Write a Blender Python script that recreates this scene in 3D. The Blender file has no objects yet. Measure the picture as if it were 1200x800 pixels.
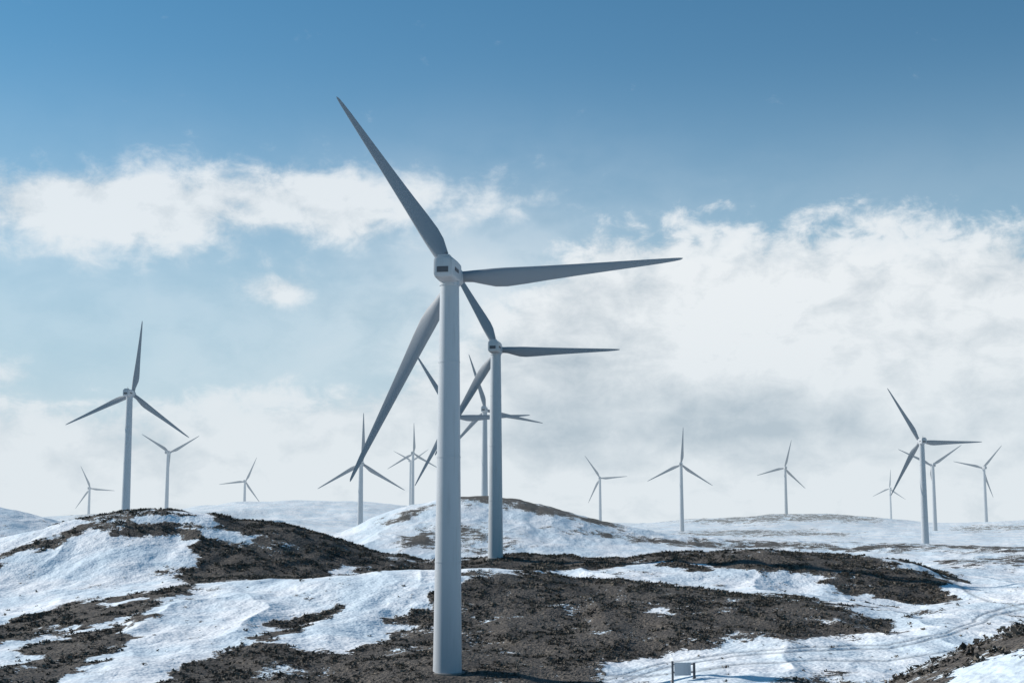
import bpy, bmesh, math, numpy as np
from mathutils import Vector, Matrix
scene=bpy.context.scene
try:
    scene.view_settings.view_transform='Standard'; scene.view_settings.look='None'; scene.view_settings.exposure=0
except Exception: pass
rng=np.random.default_rng(7)
F=1667.0; TH=math.radians(7.52); CT,ST=math.cos(TH),math.sin(TH)
# ---- pixel helpers: image x / y to bearing / elevation tangents from the view point (origin)
def tane(py):
    u=(400-np.asarray(py,float))/F
    return (ST+u*CT)/(CT-u*ST)
def tanb(px,py):
    u=(400-py)/F
    return ((px-600)/F)/(CT-u*ST)

# ---------------------------------------------------------------- noise
TAB=rng.random((256,256))*2-1
def vn(x,y,s=0):
    x=x+s*17.3; y=y-s*9.1
    xi=np.floor(x).astype(np.int64); yi=np.floor(y).astype(np.int64)
    fx=x-xi; fy=y-yi
    fx=fx*fx*fx*(fx*(fx*6-15)+10); fy=fy*fy*fy*(fy*(fy*6-15)+10)
    a=TAB[xi&255,yi&255]; b=TAB[(xi+1)&255,yi&255]; c=TAB[xi&255,(yi+1)&255]; d=TAB[(xi+1)&255,(yi+1)&255]
    return (a*(1-fx)+b*fx)*(1-fy)+(c*(1-fx)+d*fx)*fy
def fbm(x,y,o=4,s=0,g=0.5):
    t=0;a=1;n=0
    for i in range(o):
        t=t+a*vn(x,y,s+i*3); n+=a; a*=g
        x,y=(x*0.8-y*0.6)*2.03,(x*0.6+y*0.8)*2.03
    return t/n

# ---------------------------------------------------------------- terrain profile
ROWS=[ # (range m, [(image x, image y)...]) in image pixels
 (110,[(-400,900),(700,880),(1000,835),(1040,808),(1100,776),(1150,752),(1200,735),(1400,690),(1600,680)]),
 (165,[(-400,850),(600,850),(1600,850)]),
 (222,[(-400,812),(400,808),(1000,808),(1600,800)]),
 (285,[(-400,770),(0,755),(200,742),(400,735),(600,735),(800,742),(1000,752),(1200,752),(1600,750)]),
 (350,[(-400,740),(0,715),(100,702),(200,693),(300,690),(400,683),(480,676),(560,672),(650,677),(750,684),(850,695),(950,707),(1060,724),(1120,718),(1200,716),(1600,700)]),
 (395,[(-400,720),(0,690),(150,680),(250,682),(400,684),(480,679),(560,674),(650,675),(850,686),(950,697),(1060,712),(1120,706),(1200,700),(1600,690)]),
 (465,[(-400,680),(-100,660),(0,640),(60,622),(130,606),(190,601),(250,604),(330,616),(400,634),(450,648),(480,656),(520,659),(600,654),(700,651),(800,648),(900,649),(1000,654),(1060,663),(1120,684),(1200,688),(1600,680)]),
 (610,[(-400,670),(0,665),(600,676),(1000,668),(1100,668),(1600,672)]),
 (850,[(-400,585),(-100,588),(0,596),(60,610),(100,622),(300,628),(400,628),(430,612),(470,598),(520,588),(560,584),(600,586),(650,595),(700,609),(740,621),(780,628),(850,634),(1000,639),(1084,641),(1200,643),(1600,640)]),
 (1020,[(-400,640),(600,640),(1600,645)]),
 (1400,[(-400,625),(300,622),(800,626),(1000,628),(1600,630)]),
 (1950,[(-400,600),(60,607),(180,600),(240,592),(300,588),(360,586),(420,587),(470,592),(560,602),(700,613),(740,616),(800,611),(860,608),(920,603),(970,603),(1030,608),(1100,614),(1150,614),(1200,610),(1600,605)]),
 (2300,[(-400,616),(1600,616)]),
 (3200,[(-400,614),(1600,613)]),
 (6000,[(-400,619),(1600,619)]),
 (26000,[(-400,620.5),(1600,620.5)]),
]
NEAR=[(0.5,-1.75/0.5),(1,-1.8),(2,-.92),(4,-.5),(8,-.30),(16,-.215),(32,-.19),(60,-.175)]
def profile(r,b):
    bb=np.clip(b,-1.2,1.2)
    px=np.clip(600+F*np.tan(bb)*1.0087,-400,1600)
    px=px+ (600-px)*np.clip((np.abs(b)-0.75)/1.2,0,1)
    lr=np.log(r)
    kr=np.log(np.array([n[0] for n in NEAR]+[q[0] for q in ROWS]))
    H=[np.full(px.shape,n[1]) for n in NEAR]
    for d,pts in ROWS:
        xs=np.array([p[0] for p in pts],float); ys=np.array([p[1] for p in pts],float)
        v=0
        for o in (-14,0,14): v=v+np.interp(px+o,xs,ys)/3
        H.append(tane(v))
    H=np.array(H); h=np.diff(kr)[:,None]; dl=np.diff(H,axis=0)/h
    m=np.zeros_like(H)
    s=(dl[:-1]*dl[1:])>0
    w1=2*h[1:]+h[:-1]; w2=h[1:]+2*h[:-1]
    with np.errstate(divide='ignore',invalid='ignore'):
        mm=(w1+w2)/(w1/dl[:-1]+w2/dl[1:])
    m[1:-1]=np.where(s,mm,0); m[0]=dl[0]; m[-1]=dl[-1]
    k=np.clip(np.searchsorted(kr,lr)-1,0,len(kr)-2); j=np.arange(len(px))
    hh=kr[k+1]-kr[k]; t=np.clip((lr-kr[k])/hh,0,1)
    return ((2*t**3-3*t*t+1)*H[k,j]+(t**3-2*t*t+t)*hh*m[k,j]+(-2*t**3+3*t*t)*H[k+1,j]+(t**3-t*t)*hh*m[k+1,j])
def height(x,y):
    r=np.hypot(x,y); b=np.arctan2(x,y)
    w=fbm(x/170+3,y/170,3,5)*0.07*np.clip((r-120)/150,0,1)
    te=profile(np.clip(r*(1+w),0.5,26000),b)
    z=te*r*np.maximum(np.cos(b),0.82)
    f=np.clip((r-40)/150,0,1)
    x2=x+6*fbm(x/30,y/30,2,7); 
    z=z+f*(fbm(x/50,y/60,4,11)*2.0+ (0.5-np.abs(fbm(x2/20,y/42,3,21)))*2.2*np.clip(1-(r-700)/900,0.3,1) + fbm(x/7,y/7,3,31)*0.26)
    z=z+np.clip((r-600)/800,0,1)*((.4-np.abs(fbm(x/120,y/190,4,41)))*5.0)
    return z

cols=np.concatenate([-np.linspace(math.pi,0.43,50)[:-1],np.linspace(-0.43,0.43,1080),np.linspace(0.43,math.pi,50)[1:]])
rws=np.concatenate([np.geomspace(0.5,90,70)[:-1],np.geomspace(90,215,90)[:-1],np.geomspace(215,500,430)[:-1],np.geomspace(500,1000,170)[:-1],np.geomspace(1000,2100,150)[:-1],np.geomspace(2100,26000,60)])
NC,NR=len(cols),len(rws)
B,R=np.meshgrid(cols,rws); B=B.ravel(); R=R.ravel()
X=R*np.sin(B); Y=R*np.cos(B)
Z=height(X,Y)

# ---------------------------------------------------------------- snow / scrub cover map (stored on the mesh)
def sdf(px,py,poly,closed=True):
    P=np.array(poly,float); P[:,1]*=2; qy=py*2
    d=np.full(px.shape,1e18); ins=np.zeros(px.shape,bool)
    n=len(P)
    for i in range(n if closed else n-1):
        a=P[i]; b=P[(i+1)%n]; e=b-a
        wx=px-a[0]; wy=qy-a[1]
        t=np.clip((wx*e[0]+wy*e[1])/(e@e+1e-9),0,1)
        dx=wx-e[0]*t; dy=wy-e[1]*t
        d=np.minimum(d,dx*dx+dy*dy)
        c=((a[1]>qy)!=(b[1]>qy))
        with np.errstate(divide='ignore',invalid='ignore'):
            ix=(b[0]-a[0])*(qy-a[1])/(b[1]-a[1]+1e-12)+a[0]
        ins^=(c&(px<ix))
    d=np.sqrt(d)
    return np.where(ins,-d,d) if closed else d
PATCH=[ # rmin,rmax,value,polygon
 (0,150,.85,[(950,700),(1700,600),(1700,900),(900,900)]),
 (60,150,0,[(1120,800),(1135,786),(1180,776),(1215,772),(1215,786),(1170,800)]),
 (150,360,.9,[(470,705),(560,665),(640,668),(760,676),(860,686),(960,702),(1062,726),(1068,742),(960,746),(880,752),(780,764),(705,776),(690,830),(130,830),(180,792),(250,768),(330,752),(400,760),(440,748)]),
 (150,360,.95,[(-200,765),(0,730),(90,706),(200,686),(245,685),(200,705),(100,726),(0,752),(-200,785)]),
 (150,360,.95,[(-100,830),(0,778),(60,752),(130,729),(168,740),(90,778),(40,810),(0,830)]),
 (150,360,.85,[(148,722),(172,710),(182,726),(160,733)]),
 (150,360,.9,[(285,744),(350,720),(405,709),(402,720),(330,740),(290,753)]),
 (150,360,0,[(765,715),(795,711),(802,718),(772,721)]),
 (150,360,.1,[(340,745),(420,725),(500,694),(498,712),(455,728),(480,738),(420,764),(340,756)]),
 (150,360,.5,[(1068,708),(1100,704),(1110,712),(1080,722)]),
 (150,360,.62,[(900,790),(1010,786),(1040,796),(1030,830),(860,830)]),
 (360,560,.9,[(120,600),(190,592),(260,594),(340,608),(410,626),(485,650),(478,664),(400,680),(340,692),(250,694),(205,668),(238,642),(190,628),(140,618)]),
 (360,560,.85,[(-200,690),(0,652),(45,626),(100,602),(130,600),(142,615),(80,632),(20,655),(0,670),(-200,710)]),
 (360,560,.05,[(172,601),(240,603),(238,613),(180,611)]),
 (360,560,.05,[(200,617),(260,620),(305,630),(262,634)]),
 (360,560,.05,[(378,668),(440,660),(452,667),(400,674)]),
 (360,560,.93,[(430,668),(500,652),(600,647),(700,643),(800,640),(900,641),(1000,646),(1060,655),(1105,672),(1122,700),(1080,706),(985,698),(975,682),(900,669),(800,664),(700,664),(650,670),(600,680),(500,690),(440,690)]),
 (360,560,.75,[(560,690),(700,688),(760,694),(700,700),(560,700)]),
 (560,900,.85,[(495,584),(560,576),(625,582),(690,598),(740,616),(700,615),(640,602),(600,597),(540,593)]),
 (560,900,.7,[(425,612),(470,594),(496,590),(470,604),(440,616)]),
 (560,900,.68,[(735,626),(850,631),(1000,635),(1250,638),(1250,646),(1000,645),(850,641),(720,634)]),
 (560,900,.58,[(640,612),(720,622),(760,632),(720,632),(660,622)]),
 (560,900,.47,[(480,620),(560,612),(640,640),(560,650),(460,640)]),
 (560,900,.55,[(1090,655),(1250,650),(1250,660),(1120,664)]),
 (900,2200,.62,[(770,612),(880,600),(1000,600),(1060,610),(960,612),(860,616)]),
 (900,2200,.56,[(1090,617),(1200,612),(1260,612),(1260,622),(1120,624)]),
 (900,2200,.6,[(730,624),(900,620),(1030,622),(1000,629),(850,630)]),
 (900,2200,.45,[(60,600),(170,596),(190,606),(100,612)]),
]
TRACKS=[[(706,797),(780,776),(860,764),(950,757),(1040,756),(1110,742),(1160,716),(1215,704)],
        [(712,803),(785,781),(862,768),(950,761),(1042,760),(1115,745),(1166,720),(1215,709)],
        [(640,790),(760,792),(860,779),(960,772),(1040,774),(1130,760),(1215,756)],
        [(1090,668),(1125,686),(1150,702),(1215,716)]]
D=np.maximum(R*np.cos(B),1e-3)
te=Z/D; front=(np.abs(B)<0.5)
uu=(te*CT-ST)/(CT+te*ST)
PY=400-F*uu; PX=600+F*np.tan(np.clip(B,-1.2,1.2))*(CT-uu*ST)
wn=np.clip(1-(R-500)/300,0,1); wf=1-wn
wx=fbm(X/14,Y/14,5,51,.6)*wn+fbm(X/60,Y/60,5,55,.6)*wf
wy=fbm(X/14+40,Y/14,5,61,.6)*wn+fbm(X/60+9,Y/60,5,65,.6)*wf
PXw=PX+wx*48; PYw=PY+wy*np.clip(16-(R-300)/50,4,16)
mask=np.zeros(len(X))
for r0,r1,val,poly in PATCH:
    ids=np.nonzero((R>=r0)&(R<r1)&front)[0]
    P=np.array(poly,float)
    q=ids[(PXw[ids]>P[:,0].min()-20)&(PXw[ids]<P[:,0].max()+20)&(PYw[ids]>P[:,1].min()-10)&(PYw[ids]<P[:,1].max()+10)]
    sd=sdf(PXw[q],PYw[q],poly)
    w=np.clip((9-sd)/18,0,1); w=w*w*(3-2*w)
    mask[q]=mask[q]*(1-w)+val*w
gen=np.clip(fbm(X/70,Y/110,4,71)*1.6+0.25,0,1)
mask=np.where(front&(R>90),mask,gen)
sp=fbm(X/11,Y/16,4,81)
mask=np.clip(mask+0.7*np.clip(sp-0.1,0,1)*(R<1000)-0.8*np.clip(-sp-.16,0,1),0,1)
track=np.zeros(len(X))
ids=np.nonzero((R>190)&(R<560)&front&(PX>600))[0]
for tr in TRACKS:
    d=sdf(PX[ids]+wx[ids]*6,PY[ids]+wy[ids]*2,tr,False)
    track[ids]=np.maximum(track[ids],np.exp(-(d/1.9)**2))
Z=Z-0.12*track

me=bpy.data.meshes.new("terrain")
nv=NC*NR
me.vertices.add(nv)
co=np.empty((nv,3),np.float32); co[:,0]=X; co[:,1]=Y; co[:,2]=Z
me.vertices.foreach_set("co",co.ravel())
i,j=np.meshgrid(np.arange(NR-1),np.arange(NC-1),indexing='ij'); a=(i*NC+j).ravel()
quads=np.stack([a,a+NC,a+NC+1,a+1],1).astype(np.int32)
nq=len(quads)
me.loops.add(nq*4); me.polygons.add(nq)
me.loops.foreach_set("vertex_index",quads.ravel())
me.polygons.foreach_set("loop_start",np.arange(0,nq*4,4,dtype=np.int32))
me.polygons.foreach_set("loop_total",np.full(nq,4,np.int32))
me.update(calc_edges=True); me.shade_smooth()
at=me.attributes.new("scrub",'FLOAT','POINT'); at.data.foreach_set("value",mask.astype(np.float32))
at=me.attributes.new("track",'FLOAT','POINT'); at.data.foreach_set("value",track.astype(np.float32))
me.update()
if me.polygons[nq//2].normal.z<0: me.flip_normals()
terrain=bpy.data.objects.new("snowy_hills_ground",me); scene.collection.objects.link(terrain)

# ---------------------------------------------------------------- node helpers
class NT:
    def __init__(s,nt): s.nt=nt; s.n=nt.nodes; s.l=nt.links
    def _in(s,sock,v):
        if v is None: return
        if isinstance(v,bpy.types.NodeSocket): s.l.new(v,sock)
        else: sock.default_value=v
    def m(s,op,a,b=None,c=None,clamp=False):
        n=s.n.new('ShaderNodeMath'); n.operation=op; n.use_clamp=clamp
        for k,v in enumerate((a,b,c)): s._in(n.inputs[k],v)
        return n.outputs[0]
    def ss(s,v,a,b,lo=0.0,hi=1.0,t='SMOOTHSTEP'):
        n=s.n.new('ShaderNodeMapRange'); n.interpolation_type=t; n.clamp=True
        s._in(n.inputs[0],v)
        for k,q in zip((1,2,3,4),(a,b,lo,hi)): s._in(n.inputs[k],q)
        return n.outputs[0]
    def mix(s,f,a,b,mode='MIX'):
        n=s.n.new('ShaderNodeMix'); n.data_type='RGBA'; n.blend_type=mode
        s._in(n.inputs[0],f); s._in(n.inputs[6],a); s._in(n.inputs[7],b); return n.outputs[2]
    def noise(s,vec,scale,detail=4,rough=.5,dist=0,dim='3D'):
        n=s.n.new('ShaderNodeTexNoise'); n.noise_dimensions=dim
        s._in(n.inputs['Vector'],vec); n.inputs['Scale'].default_value=scale; n.inputs['Detail'].default_value=detail
        n.inputs['Roughness'].default_value=rough; n.inputs['Distortion'].default_value=dist
        return n.outputs[0]
    def attr(s,name):
        n=s.n.new('ShaderNodeAttribute'); n.attribute_name=name; return n
    def comb(s,x,y,z=0.0):
        n=s.n.new('ShaderNodeCombineXYZ')
        for k,v in enumerate((x,y,z)): s._in(n.inputs[k],v)
        return n.outputs[0]
def newmat(name):
    m=bpy.data.materials.new(name); m.use_nodes=True
    return m,NT(m.node_tree),m.node_tree.nodes['Principled BSDF']
def C(r,g,b): return (r,g,b,1)

# ground material
gm,g,bs=newmat("snow_and_scrub")
tc=g.n.new('ShaderNodeNewGeometry'); pos=tc.outputs['Position']
s0=g.attr("scrub").outputs['Fac']; trk=g.attr("track").outputs['Fac']
n1=g.noise(pos,0.22,3,.65,dim='2D'); n2=g.noise(pos,1.3,2,.65,dim='2D'); n3=g.noise(pos,0.045,3,.6,dim='2D')
t=g.m('ADD',s0,g.m('MULTIPLY',g.m('SUBTRACT',n1,.5),1.2))
t=g.m('ADD',t,g.m('MULTIPLY',g.m('SUBTRACT',n2,.5),.9))
t=g.m('ADD',t,g.m('MULTIPLY',g.m('SUBTRACT',n3,.5),.7))
fac=g.ss(t,.42,.60)
veg=g.mix(g.ss(n2,.36,.62),C(.048,.043,.040),C(.17,.145,.122))
veg=g.mix(g.ss(n1,.38,.62,0,.75),veg,C(.085,.076,.070))
veg=g.mix(g.ss(n3,.52,.68,0,.55),veg,C(.045,.041,.039))
snow=g.mix(g.ss(n3,.35,.65),C(.70,.79,.86),C(.89,.90,.92))
snow=g.mix(g.ss(n1,.5,.72,0,.28),snow,C(.50,.59,.67))
snow=g.mix(g.m('MULTIPLY',trk,.8),snow,C(.30,.33,.36))
g.l.new(g.mix(fac,snow,veg),bs.inputs['Base Color'])
g.l.new(g.ss(fac,0,1,.6,.95,'LINEAR'),bs.inputs['Roughness'])
bs.inputs['Specular IOR Level'].default_value=.2
bp=g.n.new('ShaderNodeBump'); bp.inputs['Strength'].default_value=.9; bp.inputs['Distance'].default_value=1.0
hh=g.m('ADD',g.m('MULTIPLY',n1,.8),g.m('MULTIPLY',n2,g.ss(fac,0,1,.09,.6,'LINEAR')))
g.l.new(hh,bp.inputs['Height']); g.l.new(bp.outputs[0],bs.inputs['Normal'])
me.materials.append(gm)

# ---------------------------------------------------------------- sagebrush
Mq=mask[quads].mean(1); Rq=R[quads[:,0]]; Bq=B[quads[:,0]]
v0,v1,v3=co[quads[:,0]],co[quads[:,1]],co[quads[:,3]]
area=np.linalg.norm(np.cross(v1-v0,v3-v0),axis=1)
ok=(Rq>85)&(Rq<560)&(np.abs(Bq)<0.43)
nn=fbm(co[quads[:,0],0]/5,co[quads[:,0],1]/5,3,91)
wgt=area*ok*(np.clip((Mq-.3)/.5,0,1)**1.5*np.clip(.5+2.2*nn,0.06,2)+0.006*np.clip((Rq<420),0,1))
NB=54000
ids=rng.choice(nq,NB,p=wgt/wgt.sum())
fu,fv=rng.random(NB)[:,None],rng.random(NB)[:,None]
base=v0[ids]+(v1-v0)[ids]*fu+(v3-v0)[ids]*fv
K=15
temps=[]
for t_ in range(10):
    d=rng.normal(size=(K,3)); d[:,2]=np.abs(d[:,2])*.9+.05; d/=np.linalg.norm(d,axis=1)[:,None]
    c=d*(rng.random(K)**.4)[:,None]*np.array([.55,.55,.42])
    tri=c[:,None,:]+rng.normal(size=(K,3,3))*.19
    temps.append(tri)
temps=np.array(temps)
ti=rng.integers(0,10,NB); ang=rng.random(NB)*6.283
sc=(0.28+rng.random(NB)**3*0.9)*np.clip(.75+Rq[ids]/900,.8,1.4)
V=temps[ti]*sc[:,None,None,None]
ca,sa=np.cos(ang)[:,None,None],np.sin(ang)[:,None,None]
Vx=V[...,0]*ca-V[...,1]*sa; Vy=V[...,0]*sa+V[...,1]*ca
V=np.stack([Vx,Vy,V[...,2]*.9],-1)+base[:,None,None,:]
V=V.reshape(-1,3).astype(np.float32); nt_=NB*K
bm_=bpy.data.meshes.new("sagebrush"); bm_.vertices.add(nt_*3); bm_.vertices.foreach_set("co",V.ravel())
bm_.loops.add(nt_*3); bm_.polygons.add(nt_)
bm_.loops.foreach_set("vertex_index",np.arange(nt_*3,dtype=np.int32))
bm_.polygons.foreach_set("loop_start",np.arange(0,nt_*3,3,dtype=np.int32)); bm_.polygons.foreach_set("loop_total",np.full(nt_,3,np.int32))
bm_.update(calc_edges=True)
tone=np.repeat(rng.random(NB),K*3)*.75+np.repeat(rng.random(NB*K),3)*.25
a_=bm_.attributes.new("tone",'FLOAT','POINT'); a_.data.foreach_set("value",tone.astype(np.float32))
sage=bpy.data.objects.new("sagebrush",bm_); scene.collection.objects.link(sage)
sm,g,bs=newmat("sagebrush_leaves")
tn=g.attr("tone").outputs['Fac']
r_=g.n.new('ShaderNodeValToRGB'); e=r_.color_ramp.elements
e[0].position=0; e[0].color=C(.045,.042,.038); e[1].position=1; e[1].color=C(.30,.25,.20)
q=e.new(.45); q.color=C(.088,.08,.07); q=e.new(.8); q.color=C(.17,.147,.122)
g.l.new(tn,r_.inputs[0]); g.l.new(r_.outputs[0],bs.inputs['Base Color']); bs.inputs['Roughness'].default_value=.95
bs.inputs['Specular IOR Level'].default_value=.1
bm_.materials.append(sm)

# ---------------------------------------------------------------- turbine materials
def paint(name,col,rough,dirt=.12):
    m,g,bs=newmat(name)
    tc=g.n.new('ShaderNodeTexCoord')
    mp=g.n.new('ShaderNodeMapping'); mp.inputs['Scale'].default_value=(1.2,1.2,.08); g.l.new(tc.outputs['Object'],mp.inputs[0])
    n=g.noise(mp.outputs[0],1.5,3,.6)
    dk=C(col[0]*.6,col[1]*.58,col[2]*.55)
    g.l.new(g.mix(g.ss(n,.5,.8,0,dirt*3),C(*col),dk),bs.inputs['Base Color'])
    bs.inputs['Roughness'].default_value=rough; bs.inputs['Specular IOR Level'].default_value=.3
    return m
mt=paint("tower_paint",(.45,.47,.50),.5)
mb=paint("blade_gelcoat",(.27,.29,.32),.6,.06)
mnac=paint("nacelle_fibreglass",(.48,.49,.51),.5)
md=paint("dark_vent",(.10,.10,.11),.6)
mconc=paint("concrete",(.22,.21,.20),.9)

def mesh_from(name,verts,faces,mats,fm=None,smooth=35):
    m=bpy.data.meshes.new(name); m.from_pydata([tuple(v) for v in verts],[],faces); 
    for k in mats: m.materials.append(k)
    if fm: m.polygons.foreach_set("material_index",fm)
    m.update()
    b=bmesh.new(); b.from_mesh(m); bmesh.ops.recalc_face_normals(b,faces=b.faces); b.to_mesh(m); b.free()
    m.shade_smooth(); m.set_sharp_from_angle(angle=math.radians(smooth))
    return m
def loft(secs,closed=True):
    n=len(secs[0]); vs=[p for s in secs for p in s]; fs=[]
    for k in range(len(secs)-1):
        for i in range(n):
            a=k*n+i; b=k*n+(i+1)%n; fs.append((a,b,b+n,a+n))
    if closed: fs.append(tuple(range(n))[::-1]); fs.append(tuple(range((len(secs)-1)*n,len(secs)*n)))
    return vs,fs
def blade_mesh():
    N=24; secs=[]
    pts=[(0.6,1.9,1,14,0),(2.0,1.9,1,14,0),(3.2,2.05,.85,14,.1),(5,2.6,.5,13,.55),(7,3.15,.33,11,.85),(9,3.25,.28,9,.95),(12,2.95,.25,7,1),(16,2.5,.22,5,1),(21,2.02,.2,3,1),(26,1.6,.18,2,1),(31,1.2,.17,1,1),(35,.86,.16,0,1),(37.5,.58,.15,0,1),(38.6,.36,.15,0,1),(39,.08,.15,0,1)]
    for r,ch,tk,tw,w in pts:
        s=[]; tw=math.radians(tw+3)
        for i in range(N):
            a=2*math.pi*i/N
            cx,cy=math.cos(a)*.5*ch,math.sin(a)*.5*ch
            u=(1-math.cos(a))/2
            xx=1-u
            yt=5*tk*(.2969*math.sqrt(max(xx,0))-.126*xx-.3516*xx**2+.2843*xx**3-.1015*xx**4)*ch*(1 if a<=math.pi else -1)
            ax=(xx-.30)*ch
            x=cx*(1-w)+ax*w; y=cy*(1-w)+yt*w
            X_=x*math.cos(tw)-y*math.sin(tw); Y_=x*math.sin(tw)+y*math.cos(tw)
            bend=-0.9*(r/39)**2
            s.append((X_,Y_+bend,r))
        secs.append(s)
    v,f=loft(secs); return mesh_from("blade",v,f,[mb],smooth=50)
def rrect(w,h,y,cz=0,rad=.5,n=4):
    p=[]
    for sx,sz,a0 in ((1,1,0),(-1,1,90),(-1,-1,180),(1,-1,270)):
        for k in range(n+1):
            a=math.radians(a0+90*k/n); p.append((sx*(w/2-rad)+rad*math.cos(a),y,cz+sz*(h/2-rad)+rad*math.sin(a)))
    return p
def box(vs,fs,fm,x0,x1,y0,y1,z0,z1,mi):
    o=len(vs)
    vs+=[(x0,y0,z0),(x1,y0,z0),(x1,y1,z0),(x0,y1,z0),(x0,y0,z1),(x1,y0,z1),(x1,y1,z1),(x0,y1,z1)]
    for f in ((0,1,2,3),(4,5,6,7),(0,1,5,4),(1,2,6,5),(2,3,7,6),(3,0,4,7)): fs.append(tuple(o+k for k in f)); fm.append(mi)
def nacelle_mesh():
    S=[rrect(2.5,2.7,-5.9,.1,.6),rrect(3.1,3.3,-5.7,.1,.65),rrect(3.35,3.55,-5.0,.1,.65),rrect(3.45,3.65,-1,.1,.65),rrect(3.4,3.6,1.5,.05,.65),rrect(3.0,3.1,2.6,0,.8),rrect(2.4,2.4,3.0,0,1.0)]
    v,f=loft(S); fm=[0]*len(f)
    box(v,f,fm,-.95,.95,-5.95,-5.89,-.85,.1,1)
    box(v,f,fm,-1.0,1.0,-5.2,-3.6,1.86,2.2,0)
    box(v,f,fm,-.04,.04,-3.0,-2.92,1.86,3.2,1)
    box(v,f,fm,-.35,.35,-3.0,-2.93,2.9,2.97,1)
    box(v,f,fm,-1.76,-1.70,-4,-1,-.3,.3,1); box(v,f,fm,1.70,1.76,-4,-1,-.3,.3,1)
    return mesh_from("nacelle",v,f,[mnac,md],fm,40)
def hub_mesh():
    secs=[]
    for y,r in ((2.9,1.25),(3.1,1.55),(3.8,1.75),(4.6,1.72),(5.3,1.45),(5.9,1.0),(6.25,.5),(6.35,.1)):
        secs.append([(r*math.cos(a),y,r*math.sin(a)) for a in np.linspace(0,2*math.pi,32,endpoint=False)])
    v,f=loft(secs); return mesh_from("hub",v,f,[mnac],smooth=40)
def tower_mesh(H):
    N=48
    def ring(r,z): return [(r*math.cos(a),r*math.sin(a),z) for a in np.linspace(0,2*math.pi,N,endpoint=False)]
    rad=lambda z: 2.35-(2.35-1.6)*max(0,z)/H
    zs=[ring(2.35,-2)]
    zs.append(ring(2.35,0))
    for fr in (.27,.53,.77):
        z=fr*H; r=rad(z)
        zs+= [ring(r,z-.12),ring(r+.05,z-.11),ring(r+.05,z+.11),ring(r-.002,z+.12)]
    zs.append(ring(1.6,H-2.3)); zs.append(ring(1.72,H-2.2)); zs.append(ring(1.72,H-1.55))
    v,f=loft(zs); fm=[0]*len(f)
    o=len(v); c1=[ring(3.0,-2),ring(3.0,.02),ring(2.9,.08),ring(2.3,.08)]
    v2,f2=loft(c1,False); v+=v2; f+=[tuple(o+k for k in q) for q in f2]; fm+=[2]*len(f2)
    box(v,f,fm,-.45,.45,2.2,2.42,1.5,3.7,1)
    box(v,f,fm,-.6,.6,2.3,3.6,1.25,1.38,1); box(v,f,fm,-.55,-.48,3.5,3.6,.1,2.3,1); box(v,f,fm,.48,.55,3.5,3.6,.1,2.3,1)
    for k in range(4): box(v,f,fm,.6+.3*k,.9+.3*k,2.7,3.5,1.0-.28*k,1.06-.28*k,1)
    return mesh_from("tower",v,f,[mt,md,mconc],fm,40)
BL,NA,HU=blade_mesh(),nacelle_mesh(),hub_mesh()
T=[ # hub image x, hub image y (pixels), range, first blade angle, yaw
 (527,320,236,-33,9),
 (581,408,446,-29,9),
 (568,480,929,-17,8),
 (529,488,706,-31,8),
 (152,461,739,6,6),
 (197,530,1560,-58,10),
 (105,572,2240,-25,0),
 (287,564,2100,24,0),
 (423,543,1083,1,6),
 (484,531,1805,0,8),
 (481,540,2500,-62,20),
 (703,560,2031,-34,8),
 (798,544,1477,4,8),
 (920,548,1912,15,0),
 (1080,517,890,-30,0),
 (1093,545,1500,-64,0),
 (1153,548,1806,42,-4),
 (1043,572,2900,5,0),
]
def obj(name,data,parent,loc=(0,0,0),rot=(0,0,0)):
    o=bpy.data.objects.new(name,data); scene.collection.objects.link(o); o.parent=parent; o.location=loc; o.rotation_euler=rot; return o
for k,(px,py,d,a0,yw) in enumerate(T):
    x=d*float(tanb(px,py)); hz=d*float(tane(py))
    gz=float(height(np.array([x]),np.array([float(d)]))[0])
    H=hz-gz
    p=bpy.data.objects.new("wind_turbine",None); scene.collection.objects.link(p)
    p.location=(x,d,gz); p.rotation_euler=(0,0,-math.radians(yw)); p.empty_display_size=5
    obj("tower",tower_mesh(H),p)
    obj("nacelle",NA,p,(0,0,H)); obj("hub",HU,p,(0,0,H))
    for q in range(3):
        obj("blade_%d"%(q+1),BL,p,(0,4.3,H),(0,math.radians(a0+120*q),0))

# ---------------------------------------------------------------- small sign by the access track
def sign():
    d=216; x=d*float(tanb(801,790)); z=float(height(np.array([x]),np.array([float(d)]))[0]); top=d*float(tane(774))
    H=top-z
    p=bpy.data.objects.new("site_sign",None); scene.collection.objects.link(p); p.location=(x,d,z); p.rotation_euler=(0,0,.12)
    def part(name,boxes,mat):
        v,f,fm=[],[],[]
        for b in boxes: box(v,f,fm,*b,0)
        obj(name,mesh_from(name,v,f,[mat]),p)
    part("post_left",[(-1.8,-1.5,-.1,.1,-.5,H)],md); part("post_right",[(1.45,1.8,-.1,.1,-.5,H-.25)],md)
    part("panel",[(-1.4,1.1,-.16,-.11,H-2.1,H-.2)],mt)
    part("rails",[(-1.5,1.45,-.1,-.02,H-.55,H-.38),(-1.5,1.45,-.1,-.02,H-1.7,H-1.5)],md)
    part("braces",[(-1.72,-1.6,.1,1.2,-.3,.0),(1.55,1.67,.1,1.2,-.3,.0)],mconc)
sign()

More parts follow.
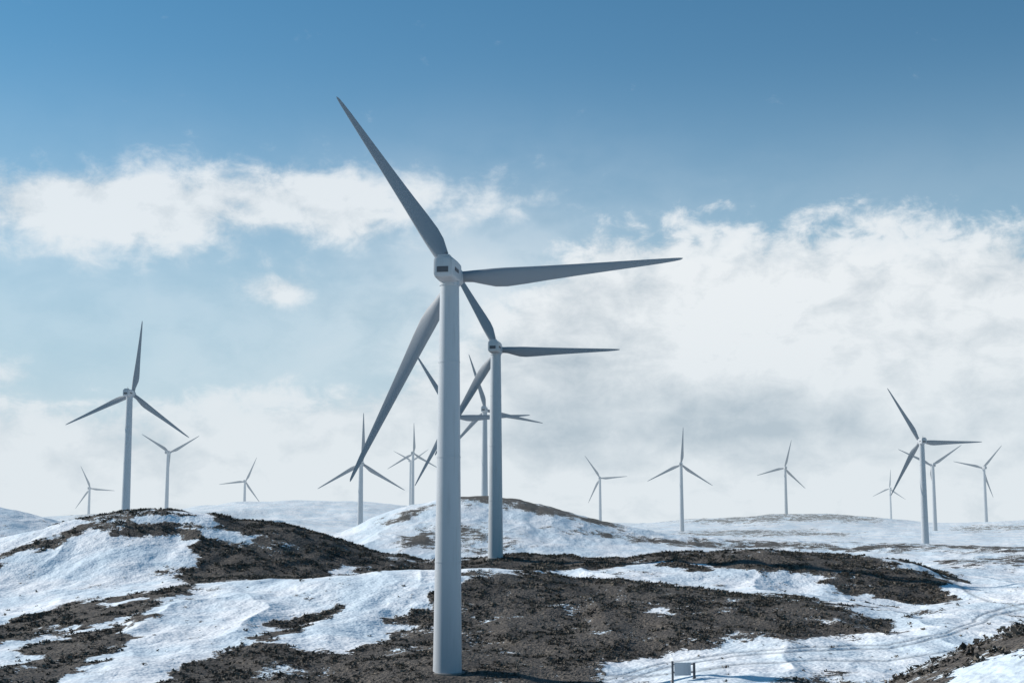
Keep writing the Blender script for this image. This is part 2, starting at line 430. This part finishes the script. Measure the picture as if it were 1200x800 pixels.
# ---------------------------------------------------------------- aerial haze over the far hills, its airlight put in as volume emission
def haze_glow():
    v,f,fm=[],[],[]
    box(v,f,fm,-3500,3500,620,4200,-300,330,0)
    m=bpy.data.materials.new("haze_glow_air"); m.use_nodes=True; n=m.node_tree.nodes; n.clear()
    o=n.new('ShaderNodeOutputMaterial'); ab=n.new('ShaderNodeVolumeAbsorption'); em=n.new('ShaderNodeEmission'); ad=n.new('ShaderNodeAddShader')
    sg=2.1e-4
    ab.inputs['Color'].default_value=(0,0,0,1); ab.inputs['Density'].default_value=sg
    em.inputs['Color'].default_value=(.64,.73,.79,1); em.inputs['Strength'].default_value=sg
    l=m.node_tree.links; l.new(ab.outputs[0],ad.inputs[0]); l.new(em.outputs[0],ad.inputs[1]); l.new(ad.outputs[0],o.inputs['Volume'])
    me_=mesh_from("haze_glow",v,f,[m]); ob=bpy.data.objects.new("haze_glow",me_); scene.collection.objects.link(ob)
haze_glow()

# ---------------------------------------------------------------- light
SUNAZ,SUNEL=math.radians(-68),math.radians(28)
sd=Vector((math.sin(SUNAZ)*math.cos(SUNEL),math.cos(SUNAZ)*math.cos(SUNEL),math.sin(SUNEL)))
sl=bpy.data.lights.new("sun",'SUN'); sl.energy=5.0; sl.angle=math.radians(.5); sl.color=(1,.95,.88)
so=bpy.data.objects.new("sun",sl); scene.collection.objects.link(so); so.rotation_euler=sd.to_track_quat('Z','Y').to_euler(); so.location=(-200,200,300)

# ---------------------------------------------------------------- sky
w=bpy.data.worlds.new("World"); scene.world=w; w.use_nodes=True
g=NT(w.node_tree); bg=g.n['Background']; bg.inputs['Strength'].default_value=.1
sk=g.n.new('ShaderNodeTexSky'); sk.sky_type='NISHITA'; sk.sun_disc=False; sk.sun_elevation=SUNEL; sk.sun_rotation=SUNAZ; sk.altitude=800
sk.air_density=1.0; sk.dust_density=.6; sk.ozone_density=1.5
tc=g.n.new('ShaderNodeTexCoord'); sx=g.n.new('ShaderNodeSeparateXYZ'); g.l.new(tc.outputs['Generated'],sx.inputs[0])
x_,y_,z_=sx.outputs
az=g.m('ARCTAN2',x_,y_); el=g.m('ARCSINE',z_)
U=g.m('MULTIPLY_ADD',az,F,600); Vv=g.m('MULTIPLY_ADD',el,-F,620)   # arc units
P=g.comb(g.m('MULTIPLY',az,6.0),g.m('MULTIPLY',el,9.5),0.0)
nA=g.noise(P,1.5,7,.54,.15,'2D'); nB=g.noise(P,6.0,7,.64,.2,'2D')
nBig=g.m('SUBTRACT',nA,.5); nFin=g.m('SUBTRACT',nB,.5)
def blob(cx,cy,rx,ry,w):
    a=g.m('DIVIDE',g.m('SUBTRACT',U,cx),rx); b=g.m('DIVIDE',g.m('SUBTRACT',Vv,cy),ry)
    q=g.m('ADD',g.m('MULTIPLY',a,a),g.m('MULTIPLY',b,b))
    return g.m('MULTIPLY',g.m('EXPONENT',g.m('MULTIPLY',q,-1)),w)
def add(L_):
    r=L_[0]
    for k in L_[1:]: r=g.m('ADD',r,k)
    return r
fc=g.n.new('ShaderNodeFloatCurve'); cv=fc.mapping.curves[0]
pts=[(0,.595),(.1,.605),(.2,.595),(.3,.59),(.36,.575),(.42,.54),(.48,.475),(.53,.40),(.58,.35),(.64,.34),(.72,.335),(.8,.34),(.9,.35),(1,.355)]
cv.points[0].location=pts[0]; cv.points[1].location=pts[-1]
for p in pts[1:-1]: cv.points.new(*p)
fc.mapping.update(); g.l.new(g.m('DIVIDE',U,1200,clamp=True),fc.inputs['Value'])
top=g.m('MULTIPLY',fc.outputs[0],800)
s=g.m('SUBTRACT',Vv,top)
s=g.m('ADD',s,g.m('MULTIPLY',nBig,95)); s=g.m('ADD',s,g.m('MULTIPLY',nFin,85))
bank=g.m('MULTIPLY',g.ss(s,-20,16),g.ss(s,-10,50,.8,1))
wis=add([blob(300,234,130,42,1.05),blob(60,255,160,36,1.3),blob(410,262,60,38,.85),blob(180,290,160,50,.6),blob(330,345,44,24,1.05),blob(20,455,75,30,.85),blob(560,235,130,36,.65)])
wis=g.m('MULTIPLY',wis,g.m('MULTIPLY_ADD',nBig,2.8,1.0)); wis=g.m('ADD',wis,g.m('MULTIPLY',nFin,1.35))
wis=g.ss(wis,.22,1.2,0,.85)
haze=add([blob(590,380,190,130,.5),blob(200,360,400,140,.22),blob(600,600,1500,110,.6),blob(1000,240,400,60,.06)])
haze=g.m('MULTIPLY',haze,g.m('MULTIPLY_ADD',nBig,1.5,1.0),clamp=True)
inv=g.m('MULTIPLY',g.m('MULTIPLY',g.m('SUBTRACT',1,bank),g.m('SUBTRACT',1,wis)),g.m('SUBTRACT',1,haze))
dens=g.m('SUBTRACT',1,inv,clamp=True)
ahead=g.ss(y_,.1,.75)          # cloud and pale horizon removed from unseen sky behind camera to cut fill
dens=g.m('MULTIPLY',dens,ahead)
dark=add([blob(740,515,230,40,.62),blob(940,495,160,36,.5),blob(1130,455,140,50,.3),blob(620,430,70,70,.22)])
sh=g.m('MULTIPLY_ADD',nBig,-1.8,.10); sh=g.m('ADD',sh,g.m('MULTIPLY',nFin,-1.1)); sh=g.m('ADD',sh,dark)
sh=g.m('SUBTRACT',sh,add([blob(900,320,350,60,.22),blob(600,585,1600,42,.25)]))
cc=g.mix(g.ss(sh,0,1.1,0,1,'LINEAR'),C(8.8,9.1,9.3),C(2.8,3.7,4.5))
sky=g.mix(1.0,sk.outputs[0],C(.33,.83,.98),'MULTIPLY')
sky=g.mix(g.m('MULTIPLY',g.ss(Vv,60,560,0,.85),ahead),sky,C(3.9,5.9,7.1))
g.l.new(g.mix(dens,sky,cc),bg.inputs['Color'])

# ---------------------------------------------------------------- camera
cam=bpy.data.cameras.new("camera"); cam.lens=36*F/1200; cam.sensor_width=36; cam.clip_start=.1; cam.clip_end=60000
c=bpy.data.objects.new("camera",cam); scene.collection.objects.link(c); c.location=(0,0,0); c.rotation_euler=(math.pi/2+TH,0,0)
scene.camera=c
